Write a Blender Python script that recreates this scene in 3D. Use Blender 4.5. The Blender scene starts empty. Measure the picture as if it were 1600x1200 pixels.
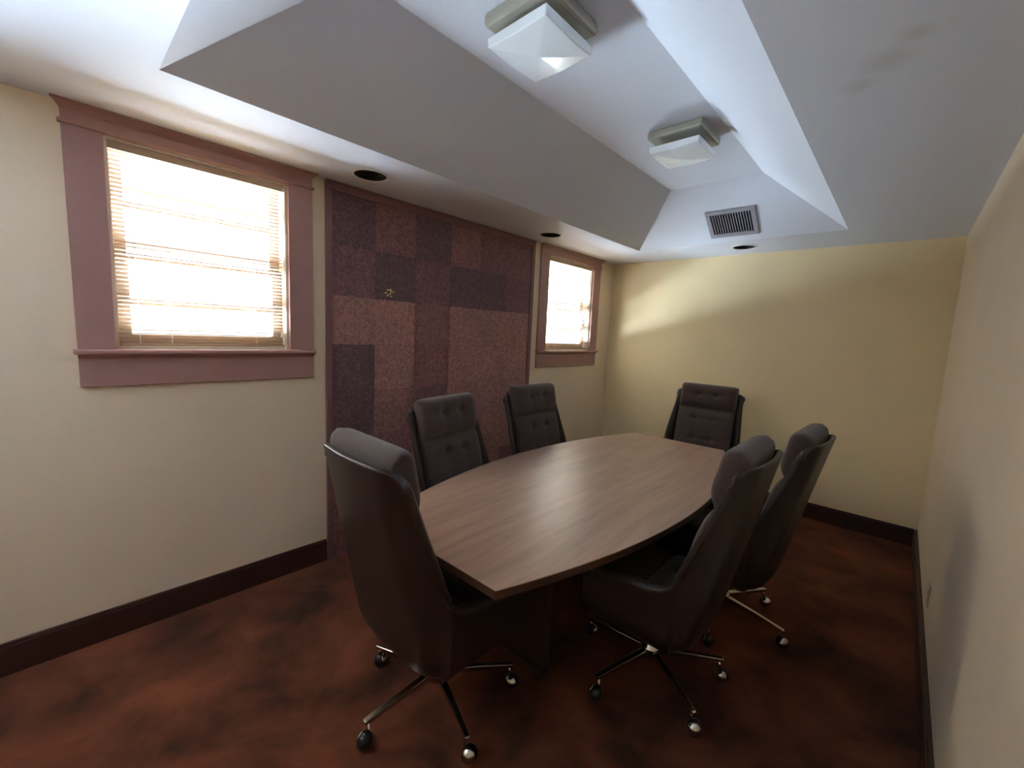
import bpy, bmesh, math, random
from mathutils import Vector, Matrix
random.seed(7)
S = bpy.context.scene
C = S.collection
PI = math.pi

# ------------------------------------------------------------------ camera
CAM = Vector((2.6491, -0.3054, 1.5438))
cr = Vector((0.7321, 0.6796, 0.0468)); cu = Vector((-0.1158, 0.0565, 0.9917)); cw = Vector((-0.6713, 0.7314, -0.1201))
cam_data = bpy.data.cameras.new('camera')
cam = bpy.data.objects.new('camera', cam_data); C.objects.link(cam)
cam_data.sensor_fit = 'HORIZONTAL'; cam_data.sensor_width = 36.0
cam_data.lens = 660.93 / 1600 * 36.0
cam_data.clip_start = 0.02
m = Matrix((cr, cu, -cw)).transposed().to_4x4(); m.translation = CAM
cam.matrix_world = m
S.camera = cam

# ------------------------------------------------------------------ room numbers
W, D, H, YB = 2.887, 4.276, 2.40, -2.3     # width, far wall, ceiling height, wall behind the camera
TR = (0.62, 2.246, 0.0, 3.66)               # tray opening x0 x1 y0 y1
TI, TH = 0.485, 0.35                        # tray inset and rise
W1 = (-0.111, 0.634, 1.385, 2.312)          # window openings y0 y1 z0 z1
W2 = (3.022, 3.828, 1.385, 2.312)
W3 = (-1.78, -1.02, 1.385, 2.312)           # the third window of the row, beside the viewer and out of the frame

# ------------------------------------------------------------------ world, sun, daylight
world = bpy.data.worlds.new('world'); S.world = world; world.use_nodes = True
bg = world.node_tree.nodes['Background']
bg.inputs[0].default_value = (0.76, 0.87, 1.0, 1); bg.inputs[1].default_value = 1.1
def light(name, kind, loc, direction, energy, color=(1, 1, 1), sx=1, sy=1, portal=False):
    l = bpy.data.lights.new(name, kind); o = bpy.data.objects.new(name, l); C.objects.link(o)
    o.location = loc; o.rotation_euler = Vector(direction).to_track_quat('-Z', 'Y').to_euler()
    l.color = color; l.energy = energy
    if kind == 'AREA':
        l.shape = 'RECTANGLE'; l.size = sx; l.size_y = sy
        if portal: l.cycles.is_portal = True
    return o
sun = light('sun', 'SUN', (0, 0, 8), (-0.25, -0.5, -0.85), 4.5, (1.0, 0.95, 0.86)); sun.data.angle = 0.01
for wy0, wy1, wz0, wz1 in (W1, W2, W3):
    light('window_portal', 'AREA', (-0.125, (wy0+wy1)/2, (wz0+wz1)/2), (1, 0, 0), 1, (1, 1, 1), wy1-wy0, wz1-wz0, True)
# added area lights stand in for ground-bounced daylight at each window
for gy, ge in ((0.28, 560), (3.42, 540), (-1.40, 560)):
    light('near_bounce_fill', 'AREA', (-0.62, gy, 0.95), (0.58, 0.0, 0.81), ge*0.20, (0.60, 0.80, 1.0), 2.2, 0.6)  # steeper extra fill, added to brighten the ceiling by the windows
    light('ground_bounce', 'AREA', (-1.15, gy, 0.70), (0.80, 0.0, 0.60), ge, (0.70, 0.83, 1.0), 2.6, 1.0)

S.view_settings.view_transform = 'Standard'; S.view_settings.look = 'None'
S.view_settings.gamma = 1.0; S.view_settings.use_curve_mapping = False
S.view_settings.exposure = 1.48
S.cycles.use_denoising = True
S.cycles.max_bounces = 10; S.cycles.diffuse_bounces = 6; S.cycles.transparent_max_bounces = 24
S.cycles.sample_clamp_indirect = 8.0
S.cycles.caustics_reflective = False; S.cycles.caustics_refractive = False

# ------------------------------------------------------------------ materials
def lin(c):
    return tuple(((v/255)/12.92 if v/255 <= 0.04045 else ((v/255+0.055)/1.055)**2.4) for v in c)
def new_mat(name):
    mt = bpy.data.materials.new(name); mt.use_nodes = True
    return mt, mt.node_tree.nodes, mt.node_tree.links, mt.node_tree.nodes['Principled BSDF']
def mat(name, col, rough=0.6, metal=0.0, var=0.0, scale=8.0, bump=0.0, bscale=60.0, sheen=0.0, coat=0.0, stretch=(1, 1, 1), spec=0.5, detail=4.0, col2=None):
    mt, n, l, b = new_mat(name)
    c = lin(col)
    b.inputs['Base Color'].default_value = (*c, 1)
    b.inputs['Roughness'].default_value = rough; b.inputs['Metallic'].default_value = metal
    b.inputs['Specular IOR Level'].default_value = spec
    b.inputs['Sheen Weight'].default_value = sheen; b.inputs['Coat Weight'].default_value = coat
    tc = n.new('ShaderNodeTexCoord'); mp = n.new('ShaderNodeMapping'); mp.inputs['Scale'].default_value = stretch
    l.new(tc.outputs['Object'], mp.inputs['Vector'])
    if var > 0 or col2:
        nz = n.new('ShaderNodeTexNoise'); nz.inputs['Scale'].default_value = scale; nz.inputs['Detail'].default_value = detail
        l.new(mp.outputs['Vector'], nz.inputs['Vector'])
        rp = n.new('ShaderNodeValToRGB')
        if col2: lo, hi = c, lin(col2)
        else: lo = tuple(v*(1-var) for v in c); hi = tuple(min(1, v*(1+var)) for v in c)
        rp.color_ramp.elements[0].position = 0.3; rp.color_ramp.elements[1].position = 0.7
        rp.color_ramp.elements[0].color = (*lo, 1); rp.color_ramp.elements[1].color = (*hi, 1)
        l.new(nz.outputs['Fac'], rp.inputs['Fac']); l.new(rp.outputs['Color'], b.inputs['Base Color'])
    if bump > 0:
        nb = n.new('ShaderNodeTexNoise'); nb.inputs['Scale'].default_value = bscale; nb.inputs['Detail'].default_value = 3
        l.new(mp.outputs['Vector'], nb.inputs['Vector'])
        bp = n.new('ShaderNodeBump'); bp.inputs['Strength'].default_value = bump; bp.inputs['Distance'].default_value = 0.01
        l.new(nb.outputs['Fac'], bp.inputs['Height']); l.new(bp.outputs['Normal'], b.inputs['Normal'])
    return mt

M = {}
M['wall'] = mat('cream_wall_paint', (231, 212, 184), 0.55, var=0.03, scale=2.0, bump=0.06, bscale=90)
def add_stains(mt, spots_):
    n, l = mt.node_tree.nodes, mt.node_tree.links; b = n['Principled BSDF']
    src = b.inputs['Base Color'].links[0].from_socket; tc = n.new('ShaderNodeTexCoord')
    nz = n.new('ShaderNodeTexNoise'); nz.inputs['Scale'].default_value = 14; nz.inputs['Detail'].default_value = 4
    l.new(tc.outputs['Object'], nz.inputs['Vector'])
    for p, r_ in spots_:
        d = n.new('ShaderNodeVectorMath'); d.operation = 'DISTANCE'; d.inputs[1].default_value = p; l.new(tc.outputs['Object'], d.inputs[0])
        mr = n.new('ShaderNodeMapRange'); mr.interpolation_type = 'SMOOTHSTEP'
        mr.inputs['From Min'].default_value = r_; mr.inputs['From Max'].default_value = 0.0; mr.inputs['To Max'].default_value = 0.6
        l.new(d.outputs['Value'], mr.inputs['Value'])
        ml = n.new('ShaderNodeMath'); ml.operation = 'MULTIPLY'; l.new(mr.outputs[0], ml.inputs[0]); l.new(nz.outputs['Fac'], ml.inputs[1])
        mx = n.new('ShaderNodeMixRGB'); mx.inputs[2].default_value = (*lin((176, 166, 138)), 1)
        l.new(ml.outputs[0], mx.inputs[0]); l.new(src, mx.inputs[1]); src = mx.outputs[0]
    l.new(src, b.inputs['Base Color'])
M['far_wall'] = mat('cream_wall_paint_low_light', (234, 214, 170), 0.55, var=0.03, scale=2.0, bump=0.06, bscale=90)  # same cream paint, yellowed in the colour for the far wall's lower light
M['ceiling'] = mat('white_ceiling_paint', (219, 223, 233), 0.6, var=0.015, scale=1.5, bump=0.04, bscale=70)
add_stains(M['ceiling'], [((2.51, 1.43, 2.4), 0.10), ((2.44, 1.54, 2.4), 0.07), ((2.57, 1.33, 2.4), 0.06)])
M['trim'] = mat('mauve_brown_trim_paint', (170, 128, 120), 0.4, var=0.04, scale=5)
M['backing'] = mat('dark_backing_board', (48, 34, 34), 0.9)
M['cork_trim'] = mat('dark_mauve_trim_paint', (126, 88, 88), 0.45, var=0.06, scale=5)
M['baseboard'] = mat('dark_brown_baseboard', (60, 34, 28), 0.4, var=0.15, scale=6)
M['vinyl'] = mat('dark_brown_vinyl', (46, 33, 29), 0.34, var=0.12, scale=6, bump=0.08, bscale=220, spec=0.45)
M['fabric'] = mat('brown_charcoal_upholstery', (68, 52, 45), 0.9, var=0.14, scale=60, bump=0.25, bscale=420, sheen=0.25)
M['chrome'] = mat('polished_chrome', (205, 200, 192), 0.18, metal=1.0)
M['black_plastic'] = mat('black_caster_plastic', (18, 17, 17), 0.3)
M['dark_steel'] = mat('dark_steel', (40, 36, 34), 0.45, metal=0.6)
M['edge'] = mat('dark_wood_edge', (70, 44, 30), 0.45, var=0.15, scale=6, stretch=(1, 0.2, 1))
M['pedestal'] = mat('dark_walnut_pedestal', (62, 40, 32), 0.5, var=0.2, scale=5, stretch=(6, 6, 0.6))
M['blind'] = mat('cream_blind_slat', (196, 178, 154), 0.5)
M['blind_rail'] = mat('tan_blind_rail', (186, 160, 128), 0.45)
M['cord'] = mat('white_cord', (235, 232, 225), 0.6)
M['sash'] = mat('white_window_sash_paint', (158, 138, 122), 0.45)
M['jamb'] = mat('cream_window_jamb_paint', (220, 206, 188), 0.5)
M['ring'] = mat('white_enamel_ring', (235, 234, 230), 0.3)
M['can'] = mat('black_can_baffle', (30, 29, 36), 0.35, bump=0.0)
M['vent'] = mat('grey_vent_enamel', (168, 163, 170), 0.4, metal=0.2)
M['duct'] = mat('dark_duct', (22, 14, 16), 0.9)
M['pan'] = mat('tan_fixture_pan', (160, 156, 142), 0.45)
M['yellow'] = mat('yellow_plastic_pin', (255, 226, 140), 0.35)
M['blue'] = mat('blue_plastic_pin', (70, 110, 135), 0.35)
M['steel'] = mat('pin_steel', (190, 190, 190), 0.3, metal=1.0)
M['outlet'] = mat('ivory_outlet_plastic', (214, 196, 160), 0.4)
M['eave'] = mat('cream_eave_paint', (118, 80, 42), 0.7)
M['ground'] = mat('pale_concrete_ground', (205, 200, 188), 0.9, var=0.06, scale=2)
M['siding'] = mat('cream_exterior_wall', (225, 215, 190), 0.8)

def glass_mat():
    mt, n, l, b = new_mat('clear_window_glass')
    n.remove(b)
    out = n['Material Output']; t = n.new('ShaderNodeBsdfTransparent'); g = n.new('ShaderNodeBsdfGlossy')
    g.inputs['Roughness'].default_value = 0.02; t.inputs['Color'].default_value = (0.96, 0.98, 0.97, 1)
    mx = n.new('ShaderNodeMixShader'); lw = n.new('ShaderNodeFresnel'); lw.inputs['IOR'].default_value = 1.3
    gm = n.new('ShaderNodeNewGeometry'); iv = n.new('ShaderNodeMath'); iv.operation = 'SUBTRACT'; iv.inputs[0].default_value = 1.0
    ml = n.new('ShaderNodeMath'); ml.operation = 'MULTIPLY'; l.new(gm.outputs['Backfacing'], iv.inputs[1])
    l.new(lw.outputs[0], ml.inputs[0]); l.new(iv.outputs[0], ml.inputs[1]); l.new(ml.outputs[0], mx.inputs[0])
    l.new(t.outputs[0], mx.inputs[1]); l.new(g.outputs[0], mx.inputs[2]); l.new(mx.outputs[0], out.inputs['Surface'])
    return mt
M['glass'] = glass_mat()

def shade_glass_mat():
    mt, n, l, b = new_mat('frosted_white_lamp_glass')
    b.inputs['Base Color'].default_value = (0.80, 0.84, 0.86, 1); b.inputs['Roughness'].default_value = 0.22
    b.inputs['Coat Weight'].default_value = 0.5; b.inputs['Coat Roughness'].default_value = 0.08
    return mt
M['lamp_glass'] = shade_glass_mat()

def carpet_mat():
    mt, n, l, b = new_mat('rust_brown_plush_carpet')
    tc = n.new('ShaderNodeTexCoord')
    n1 = n.new('ShaderNodeTexNoise'); n1.inputs['Scale'].default_value = 2.6; n1.inputs['Detail'].default_value = 5; n1.inputs['Roughness'].default_value = 0.55; n1.inputs['Distortion'].default_value = 0.4
    n2 = n.new('ShaderNodeTexNoise'); n2.inputs['Scale'].default_value = 420; n2.inputs['Detail'].default_value = 2
    l.new(tc.outputs['Object'], n1.inputs['Vector']); l.new(tc.outputs['Object'], n2.inputs['Vector'])
    rp = n.new('ShaderNodeValToRGB'); e = rp.color_ramp.elements
    e[0].position = 0.33; e[0].color = (*lin((46, 25, 20)), 1); e[1].position = 0.70; e[1].color = (*lin((132, 72, 48)), 1)
    l.new(n1.outputs['Fac'], rp.inputs['Fac'])
    mx = n.new('ShaderNodeMixRGB'); mx.blend_type = 'MULTIPLY'; mx.inputs[0].default_value = 0.55
    rp2 = n.new('ShaderNodeValToRGB'); rp2.color_ramp.elements[0].position = 0.3; rp2.color_ramp.elements[0].color = (0.45, 0.45, 0.45, 1); rp2.color_ramp.elements[1].position = 0.65
    l.new(n2.outputs['Fac'], rp2.inputs['Fac']); l.new(rp.outputs['Color'], mx.inputs[1]); l.new(rp2.outputs['Color'], mx.inputs[2])
    l.new(mx.outputs[0], b.inputs['Base Color'])
    b.inputs['Roughness'].default_value = 1.0; b.inputs['Specular IOR Level'].default_value = 0.1
    b.inputs['Sheen Weight'].default_value = 0.15; b.inputs['Sheen Tint'].default_value = (1, 0.6, 0.4, 1)
    bp = n.new('ShaderNodeBump'); bp.inputs['Strength'].default_value = 0.5; bp.inputs['Distance'].default_value = 0.006
    l.new(n2.outputs['Fac'], bp.inputs['Height']); l.new(bp.outputs['Normal'], b.inputs['Normal'])
    return mt
M['carpet'] = carpet_mat()

def table_mat():
    mt, n, l, b = new_mat('walnut_laminate')
    tc = n.new('ShaderNodeTexCoord'); mp = n.new('ShaderNodeMapping'); mp.inputs['Scale'].default_value = (9, 0.7, 1)
    l.new(tc.outputs['Object'], mp.inputs['Vector'])
    n1 = n.new('ShaderNodeTexNoise'); n1.inputs['Scale'].default_value = 2.2; n1.inputs['Detail'].default_value = 7; n1.inputs['Distortion'].default_value = 0.7
    l.new(mp.outputs['Vector'], n1.inputs['Vector'])
    mp2 = n.new('ShaderNodeMapping'); mp2.inputs['Scale'].default_value = (60, 2.2, 1); l.new(tc.outputs['Object'], mp2.inputs['Vector'])
    n2 = n.new('ShaderNodeTexNoise'); n2.inputs['Scale'].default_value = 3; n2.inputs['Detail'].default_value = 4; l.new(mp2.outputs['Vector'], n2.inputs['Vector'])
    ad = n.new('ShaderNodeMath'); ad.operation = 'MULTIPLY_ADD'; ad.inputs[1].default_value = 0.4; l.new(n2.outputs['Fac'], ad.inputs[0]); 
    sc = n.new('ShaderNodeMath'); sc.operation = 'MULTIPLY'; sc.inputs[1].default_value = 0.6; l.new(n1.outputs['Fac'], sc.inputs[0]); l.new(sc.outputs[0], ad.inputs[2])
    rp = n.new('ShaderNodeValToRGB'); e = rp.color_ramp.elements
    e[0].position = 0.32; e[0].color = (*lin((150, 117, 100)), 1); e[1].position = 0.62; e[1].color = (*lin((178, 144, 124)), 1)
    l.new(ad.outputs[0], rp.inputs['Fac']); l.new(rp.outputs['Color'], b.inputs['Base Color'])
    b.inputs['Roughness'].default_value = 0.38; b.inputs['Specular IOR Level'].default_value = 0.55
    return mt
M['table'] = table_mat()

def cork_mat():
    mt, n, l, b = new_mat('burnt_cork_tile')
    at = n.new('ShaderNodeAttribute'); at.attribute_name = 'tone'
    tc = n.new('ShaderNodeTexCoord')
    n1 = n.new('ShaderNodeTexNoise'); n1.inputs['Scale'].default_value = 55; n1.inputs['Detail'].default_value = 5; n1.inputs['Roughness'].default_value = 0.7
    v = n.new('ShaderNodeTexVoronoi'); v.inputs['Scale'].default_value = 75
    n3 = n.new('ShaderNodeTexNoise'); n3.inputs['Scale'].default_value = 4; n3.inputs['Detail'].default_value = 3
    for x in (n1, v, n3): l.new(tc.outputs['Object'], x.inputs['Vector'])
    rp = n.new('ShaderNodeValToRGB'); e = rp.color_ramp.elements
    e[0].position = 0.36; e[0].color = (0.48, 0.46, 0.48, 1); e[1].position = 0.62; e[1].color = (1.3, 1.25, 1.22, 1)
    l.new(n1.outputs['Fac'], rp.inputs['Fac'])
    mx = n.new('ShaderNodeMixRGB'); mx.blend_type = 'MULTIPLY'; mx.inputs[0].default_value = 0.8
    l.new(at.outputs['Color'], mx.inputs[1]); l.new(rp.outputs['Color'], mx.inputs[2])
    rp3 = n.new('ShaderNodeValToRGB'); rp3.color_ramp.elements[0].color = (0.75, 0.75, 0.8, 1); rp3.color_ramp.elements[1].color = (1.2, 1.15, 1.1, 1)
    l.new(n3.outputs['Fac'], rp3.inputs['Fac'])
    m2 = n.new('ShaderNodeMixRGB'); m2.blend_type = 'MULTIPLY'; m2.inputs[0].default_value = 1.0
    l.new(mx.outputs[0], m2.inputs[1]); l.new(rp3.outputs['Color'], m2.inputs[2]); l.new(m2.outputs[0], b.inputs['Base Color'])
    b.inputs['Roughness'].default_value = 0.85
    bp = n.new('ShaderNodeBump'); bp.inputs['Strength'].default_value = 0.5; bp.inputs['Distance'].default_value = 0.004
    l.new(n1.outputs['Fac'], bp.inputs['Height']); l.new(bp.outputs['Normal'], b.inputs['Normal'])
    return mt
M['cork'] = cork_mat()

# ------------------------------------------------------------------ mesh helpers
def obj(name, bm, m, parent=None, smooth=False, bevel=0.0, normals=True):
    if normals: bmesh.ops.recalc_face_normals(bm, faces=bm.faces)
    me = bpy.data.meshes.new(name); bm.to_mesh(me); bm.free()
    for mm in (m if isinstance(m, (list, tuple)) else [m]): me.materials.append(mm)
    o = bpy.data.objects.new(name, me); C.objects.link(o)
    if parent: o.parent = parent
    if smooth:
        for p in me.polygons: p.use_smooth = True
    if bevel > 0:
        b = o.modifiers.new('bevel', 'BEVEL'); b.width = bevel; b.segments = 2; b.limit_method = 'ANGLE'
    return o
def tag(o, label, cat, group=None, kind=None):
    if label: o['label'] = label
    if cat: o['category'] = cat
    if group: o['group'] = group
    if kind: o['kind'] = kind
    return o
def thing(name, label, cat, loc=(0, 0, 0), rz=0, group=None):
    o = bpy.data.objects.new(name, None); C.objects.link(o); o.location = loc; o.rotation_euler = (0, 0, rz)
    o.empty_display_size = 0.1
    return tag(o, label, cat, group)
def box(bm, x0, x1, y0, y1, z0, z1, mi=0):
    vs = [bm.verts.new(p) for p in ((x0, y0, z0), (x1, y0, z0), (x1, y1, z0), (x0, y1, z0), (x0, y0, z1), (x1, y0, z1), (x1, y1, z1), (x0, y1, z1))]
    for f in ((0, 3, 2, 1), (4, 5, 6, 7), (0, 1, 5, 4), (1, 2, 6, 5), (2, 3, 7, 6), (3, 0, 4, 7)):
        fa = bm.faces.new([vs[i] for i in f]); fa.material_index = mi
    return vs
def bx(*a):
    bm = bmesh.new(); box(bm, *a); return bm
def lathe(bm, prof, center=(0, 0, 0), seg=32, mat3=None, closed=False):
    rings = []
    for r, z in prof:
        ring = []
        for k in range(seg):
            a = 2*PI*k/seg; p = Vector((r*math.cos(a), r*math.sin(a), z))
            if mat3: p = mat3 @ p
            ring.append(bm.verts.new(p + Vector(center)))
        rings.append(ring)
    for i in range(len(rings)-1):
        for k in range(seg):
            bm.faces.new((rings[i][k], rings[i][(k+1) % seg], rings[i+1][(k+1) % seg], rings[i+1][k]))
    if not closed:
        bm.faces.new(rings[0]); bm.faces.new(rings[-1])
    else:
        for k in range(seg):
            bm.faces.new((rings[-1][k], rings[-1][(k+1) % seg], rings[0][(k+1) % seg], rings[0][k]))
def tube(bm, pts, r, seg=8, sx=1.0, sy=1.0):
    pts = [Vector(p) for p in pts]; rings = []
    for i, p in enumerate(pts):
        t = (pts[min(i+1, len(pts)-1)] - pts[max(i-1, 0)]).normalized()
        up = Vector((0, 0, 1)) if abs(t.z) < 0.9 else Vector((0, 1, 0))
        s = t.cross(up).normalized(); u = s.cross(t)
        rr = r[i] if isinstance(r, (list, tuple)) else r
        rings.append([bm.verts.new(p + rr*(sx*math.cos(2*PI*k/seg)*s + sy*math.sin(2*PI*k/seg)*u)) for k in range(seg)])
    for a, b in zip(rings, rings[1:]):
        for k in range(seg): bm.faces.new((a[k], a[(k+1) % seg], b[(k+1) % seg], b[k]))
    bm.faces.new(rings[0]); bm.faces.new(rings[-1])
def holed(outer, holes, to3):
    """flat sheet: outer loop and hole loops in 2D"""
    bm = bmesh.new(); es = []
    for loop in [outer] + holes:
        vs = [bm.verts.new(to3(*p)) for p in loop]
        es += [bm.edges.new((vs[i], vs[(i+1) % len(vs)])) for i in range(len(vs))]
    bmesh.ops.triangle_fill(bm, use_beauty=True, use_dissolve=False, edges=es)
    return bm
def rect(a, b, c, d): return [(a, c), (b, c), (b, d), (a, d)]
def thicken(bm, vec):
    r = bmesh.ops.extrude_face_region(bm, geom=list(bm.faces))
    bmesh.ops.translate(bm, vec=vec, verts=[g for g in r['geom'] if isinstance(g, bmesh.types.BMVert)])
def struct(name, bm, m, **k):
    o = obj(name, bm, m, **k); o['kind'] = 'structure'; return o

# ------------------------------------------------------------------ room shell
struct('floor', bx(-0.12, W+0.12, YB-0.12, D+0.12, -0.1, 0.0), M['carpet'])
bm = holed(rect(YB-0.12, D+0.12, -0.1, 3.0), [rect(W1[0], W1[1], W1[2], W1[3]), rect(*W2), rect(*W3)], lambda y, z: (0, y, z))
thicken(bm, (-0.14, 0, 0)); struct('wall_left', bm, M['wall'])
struct('wall_far', bx(0, W, D, D+0.12, -0.1, 3.0), M['far_wall'])
struct('wall_right', bx(W, W+0.12, YB-0.12, D+0.12, -0.1, 3.0), M['wall'])
struct('wall_back', bx(0, W, YB-0.12, YB, -0.1, 3.0), M['wall'])

CANS = [(0.292, 0.983), (0.285, 2.672), (1.492, 3.935)]
CR = 0.094
circ = lambda x, y, r: [(x+r*math.cos(2*PI*k/40), y+r*math.sin(2*PI*k/40)) for k in range(40)]
bm = holed(rect(-0.02, W+0.02, YB-0.05, D+0.02), [rect(TR[0], TR[1], TR[2], TR[3])] + [circ(x, y, CR) for x, y in CANS], lambda x, y: (x, y, H))
inner = (TR[0]+TI, TR[1]-TI+0.01, TR[2]+TI, TR[3]-TI)
lo = [Vector((x, y, H)) for x, y in rect(*TR)]; hi = [Vector((x, y, H+TH)) for x, y in rect(*inner)]
lv = [bm.verts.new(p) for p in lo]; hv = [bm.verts.new(p) for p in hi]
for i in range(4): bm.faces.new((lv[i], lv[(i+1) % 4], hv[(i+1) % 4], hv[i]))
bm.faces.new(hv)
bmesh.ops.remove_doubles(bm, verts=bm.verts, dist=1e-5)
struct('ceiling', bm, M['ceiling'])
struct('roof_deck', bx(-0.14, W+0.12, YB-0.12, D+0.12, 3.0, 3.06), M['siding'])   # roof deck closing the space over the ceiling

# baseboards
def board(name, x0, x1, y0, y1, side):
    bm = bmesh.new(); box(bm, x0, x1, y0, y1, 0.0, 0.128)
    c = 0.006
    ax = dict(l=(x0, x1-c, y0, y1), f=(x0, x1, y0+c, y1), r=(x0+c, x1, y0, y1), b=(x0, x1, y0, y1-c))[side]
    box(bm, *ax, 0.128, 0.1425)
    return struct(name, bm, M['baseboard'], bevel=0.002)
board('baseboard_left', 0, 0.02, YB, 0.842, 'l'); board('baseboard_left_far', 0, 0.02, 2.806, D, 'l')
board('baseboard_far', 0.02, W-0.02, D-0.02, D, 'f'); board('baseboard_right', W-0.02, W, YB, D, 'r')
board('baseboard_back', 0.02, W-0.02, YB, YB+0.02, 'b')

# ------------------------------------------------------------------ outside
struct('outside_ground', bx(-14, -0.14, -10, 16, -0.15, -0.1), M['ground'])  # concrete ground outside the left wall
bm = bmesh.new()
vs = [bm.verts.new(p) for p in ((-0.14, -2.5, 2.62), (-0.14, 6, 2.62), (-1.0, 6, 2.34), (-1.0, -2.5, 2.34))]
bm.faces.new(vs); thicken(bm, (0, 0, 0.05)); box(bm, -1.03, -1.0, -2.5, 6, 2.30, 2.46)
struct('roof_eave', bm, M['eave'])  # eave over the windows: sloped soffit and fascia

# ------------------------------------------------------------------ windows
def window(n, w, cas, horns, crown):
    y0, y1, z0, z1 = w; r = M['trim']
    root = bpy.data.objects.new('window_%d' % n, None); C.objects.link(root); root.location = (0, 0, 0); root['kind'] = 'structure'
    P = lambda name, bm, m, **k: obj(name, bm, m, root, **k)
    for a, b in ((cas[0], y0), (y1, cas[1])):
        P('side_casing', bx(0, 0.022, a, b, 1.385, 2.318), r, bevel=0.002)
    P('head_casing', bx(0, 0.024, cas[0], cas[1], 2.326, 2.366), r, bevel=0.002)
    P('head_bead', bx(0, 0.034, cas[0]-0.010, cas[1]+0.010, 2.312, 2.326), r, bevel=0.004)
    bm = bmesh.new()      # crown moulding with a sloped face
    a, b = crown
    prof = [(0, 2.362), (0.026, 2.362), (0.030, 2.370), (0.044, 2.386), (0.052, 2.390), (0.052, 2.3995), (0, 2.3995)]
    e = 0.026
    L = [bm.verts.new((x, a+e-max(0, x-0.026)*1.0, z)) for x, z in prof]; R = [bm.verts.new((x, b-e+max(0, x-0.026)*1.0, z)) for x, z in prof]
    for i in range(len(prof)): bm.faces.new((L[i], L[(i+1) % len(prof)], R[(i+1) % len(prof)], R[i]))
    bm.faces.new(L); bm.faces.new(R)
    P('crown', bm, r)
    bm = bmesh.new(); box(bm, -0.02, 0.050, horns[0]+0.008, horns[1]-0.008, 1.362, 1.385)
    P('stool', bm, r, bevel=0.007)
    bm = bmesh.new(); ya, yb = cas
    prof = [(0, 1.217), (0.018, 1.217), (0.020, 1.345), (0.034, 1.362), (0, 1.362)]
    L = [bm.verts.new((x, ya, z)) for x, z in prof]; R = [bm.verts.new((x, yb, z)) for x, z in prof]
    for i in range(5): bm.faces.new((L[i], L[(i+1) % 5], R[(i+1) % 5], R[i]))
    bm.faces.new(L); bm.faces.new(R)
    P('apron', bm, r, bevel=0.002)
    # jamb lining
    bm = bmesh.new(); t = 0.012
    box(bm, -0.14, 0.0, y0, y0+t, z0, z1); box(bm, -0.14, 0.0, y1-t, y1, z0, z1)
    box(bm, -0.14, 0.0, y0+t, y1-t, z1-t, z1); box(bm, -0.14, -0.0205, y0+t, y1-t, z0, z0+t)
    P('jamb', bm, M['jamb'])
    # two sashes with one horizontal bar each
    zm = 1.810
    ya, yb = y0+t, y1-t
    def sash(name, xa, xb, za, zb, bottom, top, bar):
        bm = bmesh.new(); s = 0.052
        box(bm, xa, xb, ya, ya+s, za, zb); box(bm, xa, xb, yb-s, yb, za, zb)
        box(bm, xa, xb, ya+s, yb-s, za, za+bottom); box(bm, xa, xb, ya+s, yb-s, zb-top, zb)
        box(bm, xa+0.004, xb-0.004, ya+s, yb-s, bar-0.015, bar+0.015)
        so = P(name, bm, M['sash'])
        xm = (xa+xb)/2
        for p0, p1 in ((za+bottom, bar-0.015), (bar+0.015, zb-top)):
            obj('pane', bx(xm-0.0015, xm+0.0015, ya+s, yb-s, p0, p1), M['glass'], so)
    sash('lower_sash', -0.098, -0.064, z0+t, zm+0.02, 0.055, 0.034, 1.605)
    sash('upper_sash', -0.134, -0.100, zm-0.02, z1-t, 0.034, 0.045, 2.055)
    return root
window(1, W1, (-0.236, 0.767), (-0.258, 0.780), (-0.262, 0.790))
window(2, W2, (2.897, 3.965), (2.880, 3.985), (2.876, 3.990))
window(3, W3, (-1.905, -0.895), (-1.925, -0.880), (-1.930, -0.872))

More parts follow.
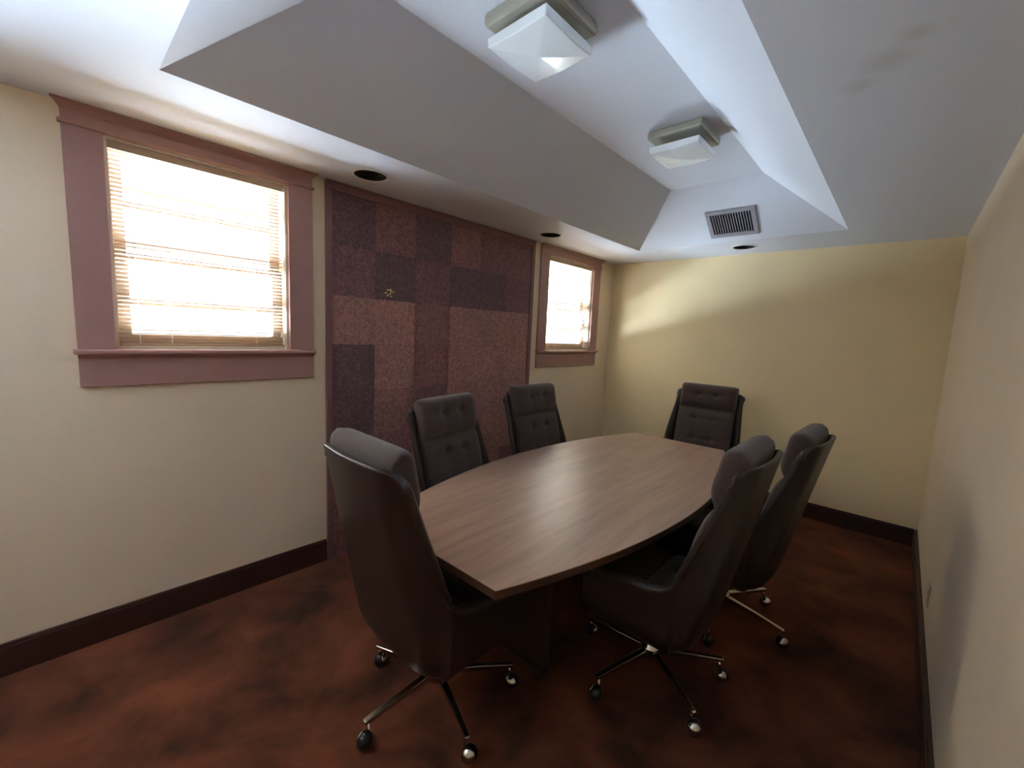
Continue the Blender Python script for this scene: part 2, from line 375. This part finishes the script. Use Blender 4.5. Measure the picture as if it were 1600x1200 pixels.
def blind(w, label):
    y0, y1, z0, z1 = w
    root = thing('window_blind', label, 'blind', (-0.03, (y0+y1)/2, z1-0.0), 0, 'horizontal slat blinds in the left wall windows')
    hw = (y1-y0)/2
    a = -hw+0.018; b = hw-0.018       # slat ends
    bm = bmesh.new(); box(bm, -0.016, 0.016, -hw+0.0125, hw-0.0125, -0.040, -0.0125); box(bm, 0.0165, 0.020, -hw+0.0125, hw-0.0125, -0.046, -0.0125)
    obj('head_rail', bm, M['blind_rail'], root, bevel=0.002)
    bm = bmesh.new(); zt = -0.058; zb = -(z1-z0)+0.034; n = int((zt-zb)/0.0186); tilt = math.radians(10)
    for k in range(n+1):
        z = zb + (zt-zb)*k/n
        pts = []
        for j in range(5):
            u = -1+j*0.5; x = 0.0125*u*math.cos(tilt); zz = z + 0.0018*(1-u*u) + 0.0125*u*math.sin(tilt)
            pts.append((x, zz))
        up = [(bm.verts.new((x, a, zz)), bm.verts.new((x, b, zz))) for x, zz in pts]
        dn = [(bm.verts.new((x, a, zz-0.0004)), bm.verts.new((x, b, zz-0.0004))) for x, zz in pts]
        for q in range(4):
            bm.faces.new((up[q][0], up[q+1][0], up[q+1][1], up[q][1])); bm.faces.new((dn[q][0], dn[q][1], dn[q+1][1], dn[q+1][0]))
        bm.faces.new((up[0][0], up[0][1], dn[0][1], dn[0][0])); bm.faces.new((up[4][0], dn[4][0], dn[4][1], up[4][1]))
    obj('slats', bm, M['blind'], root, smooth=False, normals=False)
    obj('bottom_rail', bx(-0.011, 0.011, a, b, zb-0.020, zb-0.008), M['blind_rail'], root, bevel=0.003)
    for yy in (a+0.10*(b-a), a+0.27*(b-a), a+0.80*(b-a)):
        bm = bmesh.new()
        for xx in (-0.0135, 0.0135): tube(bm, [(xx, yy, -0.04), (xx, yy, zb-0.01)], 0.0009, 5)
        k = 0
        for k in range(n+1):
            z = zb + (zt-zb)*k/n - 0.001
            box(bm, -0.0135, 0.0135, yy-0.0022, yy+0.0022, z-0.0006, z)
        obj('ladder_cord', bm, M['cord'], root)
    bm = bmesh.new(); tube(bm, [(0.021, b-0.004, -0.03), (0.021, b-0.002, -0.4), (0.020, b-0.003, zb+0.06)], 0.0013, 6)
    tube(bm, [(0.024, b+0.0, -0.03), (0.025, b+0.002, -0.4), (0.024, b+0.0, zb+0.02)], 0.0013, 6)
    obj('lift_cord', bm, M['cord'], root)
    bm = bmesh.new()
    lathe(bm, [(0.002, 0.03), (0.005, 0.024), (0.007, 0.0), (0.002, -0.002)], (0.024, b, zb+0.0), 10)
    lathe(bm, [(0.002, 0.03), (0.005, 0.024), (0.007, 0.0), (0.002, -0.002)], (0.020, b-0.016, zb+0.035), 10)
    obj('cord_tassel', bm, M['cord'], root, smooth=True)
    return root
blind(W1, 'cream slat blind hanging in the large window on the left, nearest the viewer')
blind(W2, 'cream slat blind hanging in the small far window between cork panel and corner')

# ------------------------------------------------------------------ cork panel
K0, K1 = 0.845, 2.800
root = thing('cork_panel', 'tall framed panel of mottled brown cork tiles between the two windows', 'cork board', (0.0, (K0+K1)/2, 0.0))
cy = (K0+K1)/2
bm = bmesh.new()
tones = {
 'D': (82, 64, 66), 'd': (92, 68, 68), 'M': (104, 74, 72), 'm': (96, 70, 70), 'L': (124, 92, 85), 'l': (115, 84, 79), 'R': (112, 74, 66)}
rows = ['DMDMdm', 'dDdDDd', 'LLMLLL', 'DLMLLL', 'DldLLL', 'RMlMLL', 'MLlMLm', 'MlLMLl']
col = bm.faces.layers.int.new('tone_index')
cols = []
ys = [0.886, 1.176, 1.492, 1.812, 2.124, 2.436, 2.758]
zt = 2.345; pitch = 0.309
for r_i, row in enumerate(rows):
    za = zt-(r_i+1)*pitch; zb = zt-r_i*pitch
    za = max(za, 0.0)
    if zb <= 0.01: break
    for c_i, ch in enumerate(row):
        g = 0.0007
        nf = len(bm.faces)
        box(bm, 0.0, 0.010+random.uniform(-0.0007, 0.0007), ys[c_i]+g-cy, ys[c_i+1]-g-cy, za+g, zb-g)
        bm.faces.ensure_lookup_table()
        for f in list(bm.faces)[nf:]: f[col] = len(cols)
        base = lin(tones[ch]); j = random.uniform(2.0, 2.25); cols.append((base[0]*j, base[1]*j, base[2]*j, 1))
me_idx = [f[col] for f in bm.faces]
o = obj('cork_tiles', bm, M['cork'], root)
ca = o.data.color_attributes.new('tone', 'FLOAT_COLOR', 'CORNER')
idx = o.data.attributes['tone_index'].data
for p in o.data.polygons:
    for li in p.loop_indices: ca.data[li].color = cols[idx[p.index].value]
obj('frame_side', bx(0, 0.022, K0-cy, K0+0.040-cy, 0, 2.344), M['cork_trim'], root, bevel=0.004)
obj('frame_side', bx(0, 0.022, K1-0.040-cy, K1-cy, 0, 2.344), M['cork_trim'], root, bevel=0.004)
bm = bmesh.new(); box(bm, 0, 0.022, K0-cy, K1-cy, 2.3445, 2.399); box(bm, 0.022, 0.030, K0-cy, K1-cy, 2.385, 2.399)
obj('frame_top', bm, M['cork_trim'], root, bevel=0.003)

obj('backing_board', bx(-0.0, 0.006, K0+0.02-cy, K1-0.02-cy, 0, 2.3445), M['backing'], root)
# push pins
def pin(y, z, m, label, group):
    t = bpy.data.objects.new('push_pin', None); C.objects.link(t); t.location = (0.0105, y, z); t.empty_display_size = 0.01
    tag(t, label, 'push pin', group)
    rot = Matrix(((0, 0, 1), (1, 0, 0), (0, 1, 0)))
    bm = bmesh.new(); lathe(bm, [(0.0052, 0.0005), (0.0054, 0.0018), (0.0028, 0.0030), (0.0030, 0.0075), (0.0056, 0.0090), (0.0054, 0.0108), (0.001, 0.0115)], seg=14, mat3=rot)
    obj('pin_head', bm, m, t, smooth=True)
    return t
ypins = [(700, 372), (765, 352), (785, 400), (648, 455), (762, 470), (700, 520), (785, 540), (850, 415)]
bpins = [(892, 490), (905, 582)]
ylab = ['yellow push pin at the upper left of the pin cluster in the cork', 'topmost yellow push pin of the cluster in the cork panel',
        'yellow push pin just under the topmost one in the cork cluster', 'leftmost yellow push pin of the cluster in the cork panel',
        'yellow push pin at the middle of the cluster in the cork', 'yellow push pin at the lower left of the pin cluster in the cork',
        'lowest yellow push pin of the cluster in the cork panel', 'rightmost yellow push pin, just above the blue pins in the cork']
def pinpos(X, Y):
    px, py = 560+X/16.0, 430+Y/16.0
    return 1.287+(px-608)*0.00462, 1.771-(py-459)*0.00385
for (X, Y), lb in zip(ypins, ylab):
    y, z = pinpos(X, Y); pin(y, z, M['yellow'], lb, 'yellow push pins in the cork panel')
for (X, Y), lb in zip(bpins, ['upper blue push pin beside the yellow cluster in the cork', 'lower blue push pin beside the yellow cluster in the cork']):
    y, z = pinpos(X, Y); pin(y, z, M['blue'], lb, 'blue push pins in the cork panel')

# ------------------------------------------------------------------ recessed ceiling cans
labs = ['recessed ceiling can with black baffle above the left end of the cork panel',
        'recessed ceiling can with black baffle just before the small far window',
        'recessed ceiling can with black baffle close to the far wall, below the vent']
for (x, y), lb in zip(CANS, labs):
    t = thing('recessed_light', lb, 'ceiling light', (x, y, H), 0, 'recessed can lights in the ceiling')
    bm = bmesh.new()
    lathe(bm, [(CR-0.005, -0.001), (CR-0.003, -0.005), (CR+0.006, -0.005), (CR+0.011, -0.002), (CR+0.011, -0.0005), (CR-0.003, -0.0005)], seg=40, closed=True)
    obj('trim_ring', bm, M['ring'], t, smooth=True)
    bm = bmesh.new()
    prof = [(CR-0.003, -0.002)]
    for k in range(7): prof += [(CR-0.004-0.003*k, 0.006+0.012*k), (CR-0.007-0.003*k, 0.010+0.012*k)]
    prof += [(0.06, 0.10), (0.05, 0.13), (0.001, 0.14)]
    rings = []
    seg = 40
    for r_, z_ in prof: rings.append([bm.verts.new((r_*math.cos(2*PI*k/seg), r_*math.sin(2*PI*k/seg), z_)) for k in range(seg)])
    for a_, b_ in zip(rings, rings[1:]):
        for k in range(seg): bm.faces.new((a_[k], a_[(k+1) % seg], b_[(k+1) % seg], b_[k]))
    obj('baffle', bm, M['can'], t)

# ------------------------------------------------------------------ square glass ceiling lamps
def lamp(x, y, lb):
    t = thing('ceiling_lamp', lb, 'ceiling light', (x, y, H+TH), 0, 'square glass lamps in the ceiling tray')
    obj('mounting_pan', bx(-0.158, 0.158, -0.158, 0.158, -0.050, -0.0005), M['pan'], t, bevel=0.014)
    # bent square glass: vertical rim, then four facets drawn down to the middle
    bm = bmesh.new(); h = 0.142; N = 24
    zr, zl = -0.088, -0.122
    grid = [[None]*(N+1) for _ in range(N+1)]
    for i in range(N+1):
        for j in range(N+1):
            u = -1+2*i/N; v = -1+2*j/N; q = max(abs(u), abs(v))
            corner = min(abs(u), abs(v))
            z = zl - 0.020*(1-q) - 0.006*(1-corner)*q
            grid[i][j] = bm.verts.new((u*h, v*h, z))
    for i in range(N):
        for j in range(N): bm.faces.new((grid[i][j], grid[i+1][j], grid[i+1][j+1], grid[i][j+1]))
    loop = [grid[i][0] for i in range(N)] + [grid[N][j] for j in range(N)] + [grid[N-i][N] for i in range(N)] + [grid[0][N-j] for j in range(N)]
    top = [bm.verts.new((v.co.x*1.02, v.co.y*1.02, zr)) for v in loop]
    tin = [bm.verts.new((v.co.x*0.94, v.co.y*0.94, zr)) for v in loop]
    n = len(loop)
    for k in range(n):
        bm.faces.new((loop[k], loop[(k+1) % n], top[(k+1) % n], top[k])); bm.faces.new((top[k], top[(k+1) % n], tin[(k+1) % n], tin[k]))
    bm.faces.new(tin)
    g = obj('glass_shade', bm, M['lamp_glass'], t)
    b = g.modifiers.new('bevel', 'BEVEL'); b.width = 0.004; b.segments = 2; b.limit_method = 'ANGLE'; b.angle_limit = math.radians(50)
    bm = bmesh.new(); lathe(bm, [(0.05, -0.0505), (0.05, -0.089)], seg=24)
    obj('lamp_socket', bm, M['ring'], t, smooth=False)
    return t
lamp(1.478, 1.040, 'square white glass ceiling lamp in the tray, the nearer of two')
lamp(1.550, 2.290, 'square white glass ceiling lamp in the tray, the farther of two, toward the vent')

# ------------------------------------------------------------------ air vent on the far slope of the tray
sl = Vector((0, -TI, TH)).normalized(); nrm = Vector((0, -TH, -TI)).normalized(); ex = Vector((1, 0, 0))
vc = Vector((1.497, 3.50, H + (TR[3]-3.50)/TI*TH))
vent = thing('air_vent', 'grey metal air vent with upright louvres on the far slope of the ceiling tray', 'vent')
mm = Matrix((ex, sl, -nrm)).transposed().to_4x4(); mm = Matrix((ex, sl, ex.cross(sl))).transposed().to_4x4(); mm.translation = vc
vent.matrix_world = mm
# local: x across, y up the slope, z = ex x sl ; find which way faces the room
fz = 1.0 if (ex.cross(sl)).dot(nrm) > 0 else -1.0
def vb(x0, x1, y0, y1, a, b_): return bx(x0, x1, y0, y1, min(a*fz, b_*fz), max(a*fz, b_*fz))
hw_, hh_ = 0.186, 0.137
bm = bmesh.new(); f_ = 0.036
for q in ((-hw_, hw_, -hh_, -hh_+f_), (-hw_, hw_, hh_-f_, hh_), (-hw_, -hw_+f_, -hh_+f_, hh_-f_), (hw_-f_, hw_, -hh_+f_, hh_-f_)):
    box(bm, q[0], q[1], q[2], q[3], *(sorted((0.0005*fz, 0.010*fz))))
obj('frame', bm, M['vent'], vent, bevel=0.003)
obj('duct_backing', vb(-hw_+f_, hw_-f_, -hh_+f_, hh_-f_, 0.0003, 0.0012), M['duct'], vent)
NL = 15
for k in range(NL):
    xx = -hw_+f_+(2*hw_-2*f_)*(k+0.75)/(NL+0.5)
    obj('louvre', vb(xx-0.0028, xx+0.0028, -hh_+f_, hh_-f_, 0.0015, 0.0085), M['vent'], vent)

# ------------------------------------------------------------------ wall outlet low on the right wall
t = thing('wall_outlet', 'ivory outlet plate low on the right wall behind the right-hand chairs', 'outlet', (W, 2.70, 0.30))
obj('cover_plate', bx(-0.006, 0, -0.036, 0.036, -0.058, 0.058), M['outlet'], t, bevel=0.003)
for zz in (-0.022, 0.022):
    bm = bmesh.new(); box(bm, -0.009, -0.006, -0.016, 0.016, zz-0.014, zz+0.014); obj('socket', bm, M['outlet'], t, bevel=0.003)

# ------------------------------------------------------------------ conference table
TC = (1.412, 1.83)
tb = thing('conference_table', 'long boat-shaped conference table with brown wood laminate top', 'table', (TC[0], TC[1], 0), math.radians(1.4))
def outline(inset=0.0):
    pts = []; Lh = 1.247-inset; N = 40
    for k in range(N+1):
        t_ = -1+2*k/N; pts.append((0.592-0.237*t_*t_-inset, t_*Lh))
    for k in range(N+1):
        t_ = 1-2*k/N; pts.append((-(0.592-0.237*t_*t_-inset), t_*Lh))
    return pts
bm = bmesh.new()
loops = []
for ins, z in ((0.0, 0.7375), (0.0, 0.708), (0.010, 0.700)):
    loops.append([bm.verts.new((x, y, z)) for x, y in outline(ins)])
for a_, b_ in zip(loops, loops[1:]):
    for k in range(len(a_)): bm.faces.new((a_[k], a_[(k+1) % len(a_)], b_[(k+1) % len(a_)], b_[k]))
bm.faces.new(loops[0]); bm.faces.new(loops[-1])
obj('edge_band', bm, M['edge'], tb)
bm = bmesh.new(); a_ = [bm.verts.new((x, y, 0.7378)) for x, y in outline(0.0)]; b_ = [bm.verts.new((x, y, 0.740)) for x, y in outline(0.0012)]
bm.faces.new(a_); bm.faces.new(b_)
for k in range(len(a_)): bm.faces.new((a_[k], a_[(k+1) % len(a_)], b_[(k+1) % len(a_)], b_[k]))
obj('tabletop', bm, M['table'], tb)
for s in (-1, 1):
    bm = bmesh.new(); box(bm, -0.17, 0.17, s*0.68-0.03, s*0.68+0.03, 0.03, 0.699); box(bm, -0.185, 0.185, s*0.68-0.045, s*0.68+0.045, 0.0, 0.03)
    obj('pedestal', bm, M['pedestal'], tb, bevel=0.003)
obj('stretcher', bx(-0.02, 0.02, -0.649, 0.649, 0.32, 0.62), M['pedestal'], tb, bevel=0.003)

# ------------------------------------------------------------------ swivel chairs
REC = math.radians(12.4)
def yback(z):           # outer face of the shell back
    if z >= 0.40: return -0.245-(z-0.42)*math.tan(REC)
    k = (0.40-z)/0.12; return -0.242+0.10*k*k
def smooth(a, b, x):
    t = max(0, min(1, (x-a)/(b-a))); return t*t*(3-2*t)
def make_chair(label):
    root = thing('swivel_chair', label, 'chair', (0, 0, 0), 0, 'high-backed swivel chairs around the conference table')
    # --- shell: U-shaped sheet, one piece from seat to wings
    zs = [0.29, 0.305, 0.33, 0.36, 0.40, 0.44, 0.48, 0.51, 0.53, 0.545, 0.556, 0.567, 0.58, 0.60, 0.63, 0.67, 0.72, 0.78, 0.85, 0.92, 0.97, 1.01, 1.04, 1.065, 1.085, 1.10, 1.110, 1.115]
    rows_ = []
    for z in zs:
        low = ((0.40-z)/0.11)**2 if z < 0.40 else 0
        hw = 0.298 - 0.034*smooth(0.60, 1.08, z) - 0.10*low
        yb = yback(z)
        top_k = smooth(0.95, 1.115, z)
        tip = -0.178 - max(0, z-0.040*top_k-0.64)*0.375
        tip -= 0.012*smooth(1.095, 1.115, z)
        tip = max(tip, yb+0.03)
        arm = 0.205 - 0.11*low
        k = smooth(0.535, 0.615, z)
        yf = max(arm*(1-k) + tip*k, tip)
        bw = 0.225 - 0.040*smooth(0.5, 1.1, z) - 0.10*low
        left = []
        nS, nB = 10, 5
        for i in range(nS): left.append((-hw, yf-(yf-tip)*i/nS, z-0.042*top_k))
        ax_, ay_ = bw+0.016, yb+0.024*(tip-yb)/0.08         # wing runs straight to the crease, then a tight turn
        for i in range(10):
            t_ = i/10; left.append((-(hw+(ax_-hw)*t_), tip+(ay_-tip)*t_+0.010*math.sin(PI*t_), z-0.042*top_k*(1-t_*0.8)**1.6))
        for i in range(6):
            t_ = i/6
            x = (1-t_)**2*ax_ + 2*t_*(1-t_)*bw + t_*t_*(bw-0.030); y = (1-t_)**2*ay_ + 2*t_*(1-t_)*(yb+0.002) + t_*t_*(yb-0.002)
            left.append((-x, y, z-0.042*top_k*(0.2*(1-t_))**1.6))
        for i in range(nB): left.append((-(bw-0.030)*(1-i/nB), yb-0.002-0.010*math.sin(PI/2*i/nB), z))
        rows_.append(left + [(0, yb-0.012, z)] + [(-x, y, zz) for x, y, zz in reversed(left)])
    bm = bmesh.new(); gv = [[bm.verts.new(p) for p in r_] for r_ in rows_]
    for a_, b_ in zip(gv, gv[1:]):
        for k in range(len(a_)-1): bm.faces.new((a_[k], a_[k+1], b_[k+1], b_[k]))
    for f in bm.faces: f.smooth = True
    sh = obj('shell', bm, M['vinyl'], root, smooth=True)
    so = sh.modifiers.new('solid', 'SOLIDIFY'); so.thickness = 0.020; so.offset = -1.0
    bv = sh.modifiers.new('bevel', 'BEVEL'); bv.width = 0.008; bv.segments = 3; bv.limit_method = 'ANGLE'; bv.angle_limit = math.radians(60)
    # piping along the shell's top edge and down the wings
    top = rows_[-1]; n0 = len(rows_)
    edge = [rows_[k][0] for k in range(15, n0-3)] + top[12:-12] + [rows_[k][-1] for k in range(n0-4, 14, -1)]
    inn = [(x*0.968, y+0.006, z+0.001) for x, y, z in edge]
    bm = bmesh.new(); tube(bm, inn, [0.0065*min(1, (min(q, len(inn)-1-q)+0.3)/5) for q in range(len(inn))], 8); obj('piping', bm, M['vinyl'], root, smooth=True)
    # arms: the wing edge swells and sweeps forward
    for s in (-1, 1):
        pts = [(s*0.280, -0.212, 0.715), (s*0.284, -0.192, 0.655), (s*0.286, -0.168, 0.618), (s*0.287, -0.130, 0.594), (s*0.287, -0.080, 0.580),
               (s*0.287, -0.02, 0.576), (s*0.286, 0.04, 0.574), (s*0.285, 0.10, 0.573), (s*0.284, 0.16, 0.570), (s*0.283, 0.20, 0.560), (s*0.282, 0.218, 0.535), (s*0.281, 0.220, 0.50)]
        rad = [0.002, 0.008, 0.014, 0.020, 0.025, 0.028, 0.028, 0.028, 0.027, 0.025, 0.020, 0.012]
        bm = bmesh.new(); tube(bm, pts, rad, 14, 1.0, 0.9)
        obj('armrest', bm, M['vinyl'], root, smooth=True)
    # seat pan underneath
    bm = bmesh.new(); N1, N2 = 28, 12
    rings = []
    for j in range(N2+1):
        ph = -PI/2+PI*j/N2; zz = 0.365+0.075*math.copysign(abs(math.sin(ph))**0.7, math.sin(ph)); c = abs(math.cos(ph))**0.45
        rings.append([bm.verts.new((0.262*c*math.copysign(abs(math.cos(a))**0.55, math.cos(a)), 0.005+0.235*c*math.copysign(abs(math.sin(a))**0.55, math.sin(a)), zz)) for a in [2*PI*(k+0.5)/N1 for k in range(N1)]])
    for a_, b_ in zip(rings, rings[1:]):
        for k in range(N1): bm.faces.new((a_[k], a_[(k+1) % N1], b_[(k+1) % N1], b_[k]))
    bmesh.ops.remove_doubles(bm, verts=bm.verts, dist=1e-4)
    obj('seat_pan', bm, M['vinyl'], root, smooth=True)
    # --- tufted cushions
    def pad(name, sects, hw, O, eS, eD, rolltop, buttons):
        S1 = sects[-1][1]; N = 64; NX = 36
        fr = []
        for k in range(N+1):
            s = S1*k/N
            for a, b, th in sects:
                if a <= s <= b+1e-9:
                    q = (s-a)/(b-a); d = th*(0.60+0.40*(1-abs(2*q-1)**4)) if not (rolltop and b == S1) else th*(0.60+0.40*(1-abs(min(2*q-1, 0))**4))
                    break
            if rolltop:
                r_ = 0.051
                if s > S1-r_: d = d/2 + (d/2)*math.sqrt(max(0, 1-((s-(S1-r_))/r_)**2))
            fr.append((s, d))
        back = []
        for s, d in reversed(fr[:-1]):
            bd = 0.0
            if rolltop:
                r_ = 0.051
                if s > S1-r_: bd = 0.05 - 0.05*math.sqrt(max(0, 1-((s-(S1-r_))/r_)**2))
            back.append((s, bd))
        bm = bmesh.new(); ringsx = []
        for i in range(NX+1):
            th_ = -PI/2+PI*i/NX; u = math.sin(th_)
            edge_k = math.sqrt(max(0, 1-abs(u)**10))       # rounded ends
            uu = math.copysign(abs(u)**0.9, u)
            ring = []
            for (s, d), front in [(p, True) for p in fr] + [(p, False) for p in back]:
                mid = 0.45*sects[0][2]
                if front:
                    for bu, bs in buttons:
                        d -= 0.020*math.exp(-(((uu-bu)*hw/0.020)**2+((s-bs)/0.020)**2))
                        d -= 0.006*math.exp(-(((uu-bu)*hw/0.012)**2))*math.exp(-((s-bs)/0.09)**2)
                        d -= 0.004*math.exp(-((s-bs)/0.016)**2)*math.exp(-(((uu-bu)*hw)/0.12)**2)
                dd = mid+(d-mid)*(0.25+0.75*edge_k)
                ss = S1/2+(s-S1/2)*(0.965+0.035*edge_k)
                p = O + eS*ss + eD*dd; ring.append(bm.verts.new((uu*hw, p.y, p.z)))
            ringsx.append(ring)
        n = len(ringsx[0])
        for a_, b_ in zip(ringsx, ringsx[1:]):
            for k in range(n): bm.faces.new((a_[k], a_[(k+1) % n], b_[(k+1) % n], b_[k]))
        bm.faces.new(ringsx[0]); bm.faces.new(ringsx[-1])
        po = obj(name, bm, M['fabric'], root, smooth=True)
        for bu, bs in buttons:
            d0 = 0.0
            for a, b, th in sects:
                if a <= bs <= b: q = (bs-a)/(b-a); d0 = th*(0.60+0.40*(1-abs((2*q-1) if not (rolltop and b == S1) else min(2*q-1, 0))**4))
            p = O + eS*bs + eD*(d0-0.024)
            bm = bmesh.new(); R3 = Matrix((Vector((1, 0, 0)), eD.cross(Vector((1, 0, 0))), eD)).transposed()
            lathe(bm, [(0.009, -0.004), (0.0095, 0.0), (0.007, 0.003), (0.002, 0.0045)], (bu*hw, p.y, p.z), 12, R3)
            obj('tuft_button', bm, M['fabric'], po, smooth=True)
        return po
    eS = Vector((0, -math.sin(REC), math.cos(REC))); eD = Vector((0, math.cos(REC), math.sin(REC)))
    bt = [(-0.32, 0.62), (0.32, 0.62), (-0.32, 0.39), (0.32, 0.39), (-0.32, 0.20), (0.32, 0.20)]
    pad('back_cushion', [(0, 0.49, 0.096), (0.49, 0.72, 0.104)], 0.222, Vector((0, -0.222, 0.455)), eS, eD, True, bt)
    pad('seat_cushion', [(0, 0.22, 0.075), (0.22, 0.44, 0.075)], 0.255, Vector((0, -0.20, 0.425)), Vector((0, 1, 0.03)).normalized(), Vector((0, -0.03, 1)).normalized(), False, [(-0.3, 0.14), (0.3, 0.14)])
    # --- underframe
    bm = bmesh.new(); box(bm, -0.09, 0.09, -0.11, 0.10, 0.262, 0.292); lathe(bm, [(0.026, 0.13), (0.026, 0.262)], seg=20)
    obj('swivel_column', bm, M['dark_steel'], root, bevel=0.003)
    bm = bmesh.new(); lathe(bm, [(0.040, 0.085), (0.044, 0.10), (0.044, 0.135), (0.030, 0.155), (0.026, 0.16)], seg=28)
    obj('base_hub', bm, M['chrome'], root, smooth=False, bevel=0.002)
    for k in range(5):
        a = 2*PI*k/5; ca_, sa_ = math.cos(a), math.sin(a)
        bm = bmesh.new(); r0, r1 = 0.038, 0.325
        # flat chrome bar, tapering, sloping down a little
        pr = []
        for r_, hwid, z0_, z1_ in ((r0, 0.014, 0.100, 0.128), (0.20, 0.012, 0.096, 0.119), (r1, 0.010, 0.092, 0.108), (r1+0.006, 0.007, 0.094, 0.105)):
            pr.append([(r_, -hwid, z0_), (r_, hwid, z0_), (r_, hwid, z1_), (r_, -hwid, z1_)])
        rr = [[bm.verts.new((x*ca_-y*sa_, x*sa_+y*ca_, z)) for x, y, z in q] for q in pr]
        for a_, b_ in zip(rr, rr[1:]):
            for q in range(4): bm.faces.new((a_[q], a_[(q+1) % 4], b_[(q+1) % 4], b_[q]))
        bm.faces.new(rr[0]); bm.faces.new(rr[-1])
        obj('leg', bm, M['chrome'], root, bevel=0.003)
        # ball caster
        cx_, cy_ = (r1-0.012)*ca_, (r1-0.012)*sa_
        sw = a + [0.9, -0.6, 2.2, -1.3, 0.3][k]            # swivel of the wheel
        ox, oy = cx_+0.016*math.cos(sw), cy_+0.016*math.sin(sw)
        ax = Vector((math.sin(sw), -math.cos(sw), 0.35)).normalized()
        q3 = ax.to_track_quat('Z', 'Y').to_matrix()
        R_ = 0.031
        bm = bmesh.new(); lathe(bm, [(R_*math.cos(t_), R_*math.sin(t_)) for t_ in [(-88+176*i/14)*PI/180 for i in range(15)]], (ox, oy, R_), 24, q3)
        cs = obj('caster', bm, M['black_plastic'], root, smooth=True)
        bm = bmesh.new(); lathe(bm, [((R_+0.0022)*math.cos(t_), (R_+0.0022)*math.sin(t_)) for t_ in [(38+50*i/8)*PI/180 for i in range(9)]], (ox, oy, R_), 24, q3)
        obj('chrome_hood', bm, M['chrome'], cs, smooth=True)
        bm = bmesh.new(); tube(bm, [(cx_, cy_, 0.094), (cx_, cy_, 0.066), (ox*0.5+cx_*0.5, oy*0.5+cy_*0.5, 0.056)], 0.0055, 10)
        obj('stem', bm, M['chrome'], cs, smooth=True)
    return root
def copy_tree(o, parent=None):
    c = o.copy(); C.objects.link(c); c.parent = parent
    for ch in list(o.children): copy_tree(ch, c)
    return c
def base_turn(root, deg):
    """turn the five-star base under the seat without turning the seat"""
    for ch in root.children:
        if ch.name.split('.')[0] in ('leg', 'caster'): ch.rotation_euler = (0, 0, math.radians(deg))
# x, y, facing (degrees, 0 = facing the far wall), direction of one leg, label
spots = [
 (1.355, 0.720, 0, -18, 'dark high-backed swivel chair at the near end of the table'),
 (1.940, 1.505, 90, -35, 'dark high-backed swivel chair on the right side of the table, the nearer of two'),
 (2.040, 2.210, 88, -12, 'dark high-backed swivel chair on the right side of the table, the farther of two'),
 (0.975, 1.335, -80, 10, 'tufted dark swivel chair before the cork panel, the nearer of two'),
 (0.860, 2.225, -91, 30, 'tufted dark swivel chair at the right edge of the cork panel, the farther of two'),
 (1.370, 3.500, -178, 20, 'tufted dark swivel chair at the far end of the table, facing the viewer'),
]
first = make_chair(spots[0][4])
for i, (x, y, f, b, lb) in enumerate(spots):
    o = first if i == 0 else copy_tree(first)
    o.location = (x, y, 0); o.rotation_euler = (0, 0, math.radians(f)); o['label'] = lb
    o.scale = ((1, 1, 1), (1, 1, 1), (1, 1, 0.985), (1.08, 1, 0.985), (1.10, 1, 0.985), (1.10, 1, 0.985))[i]
    base_turn(o, b-f)
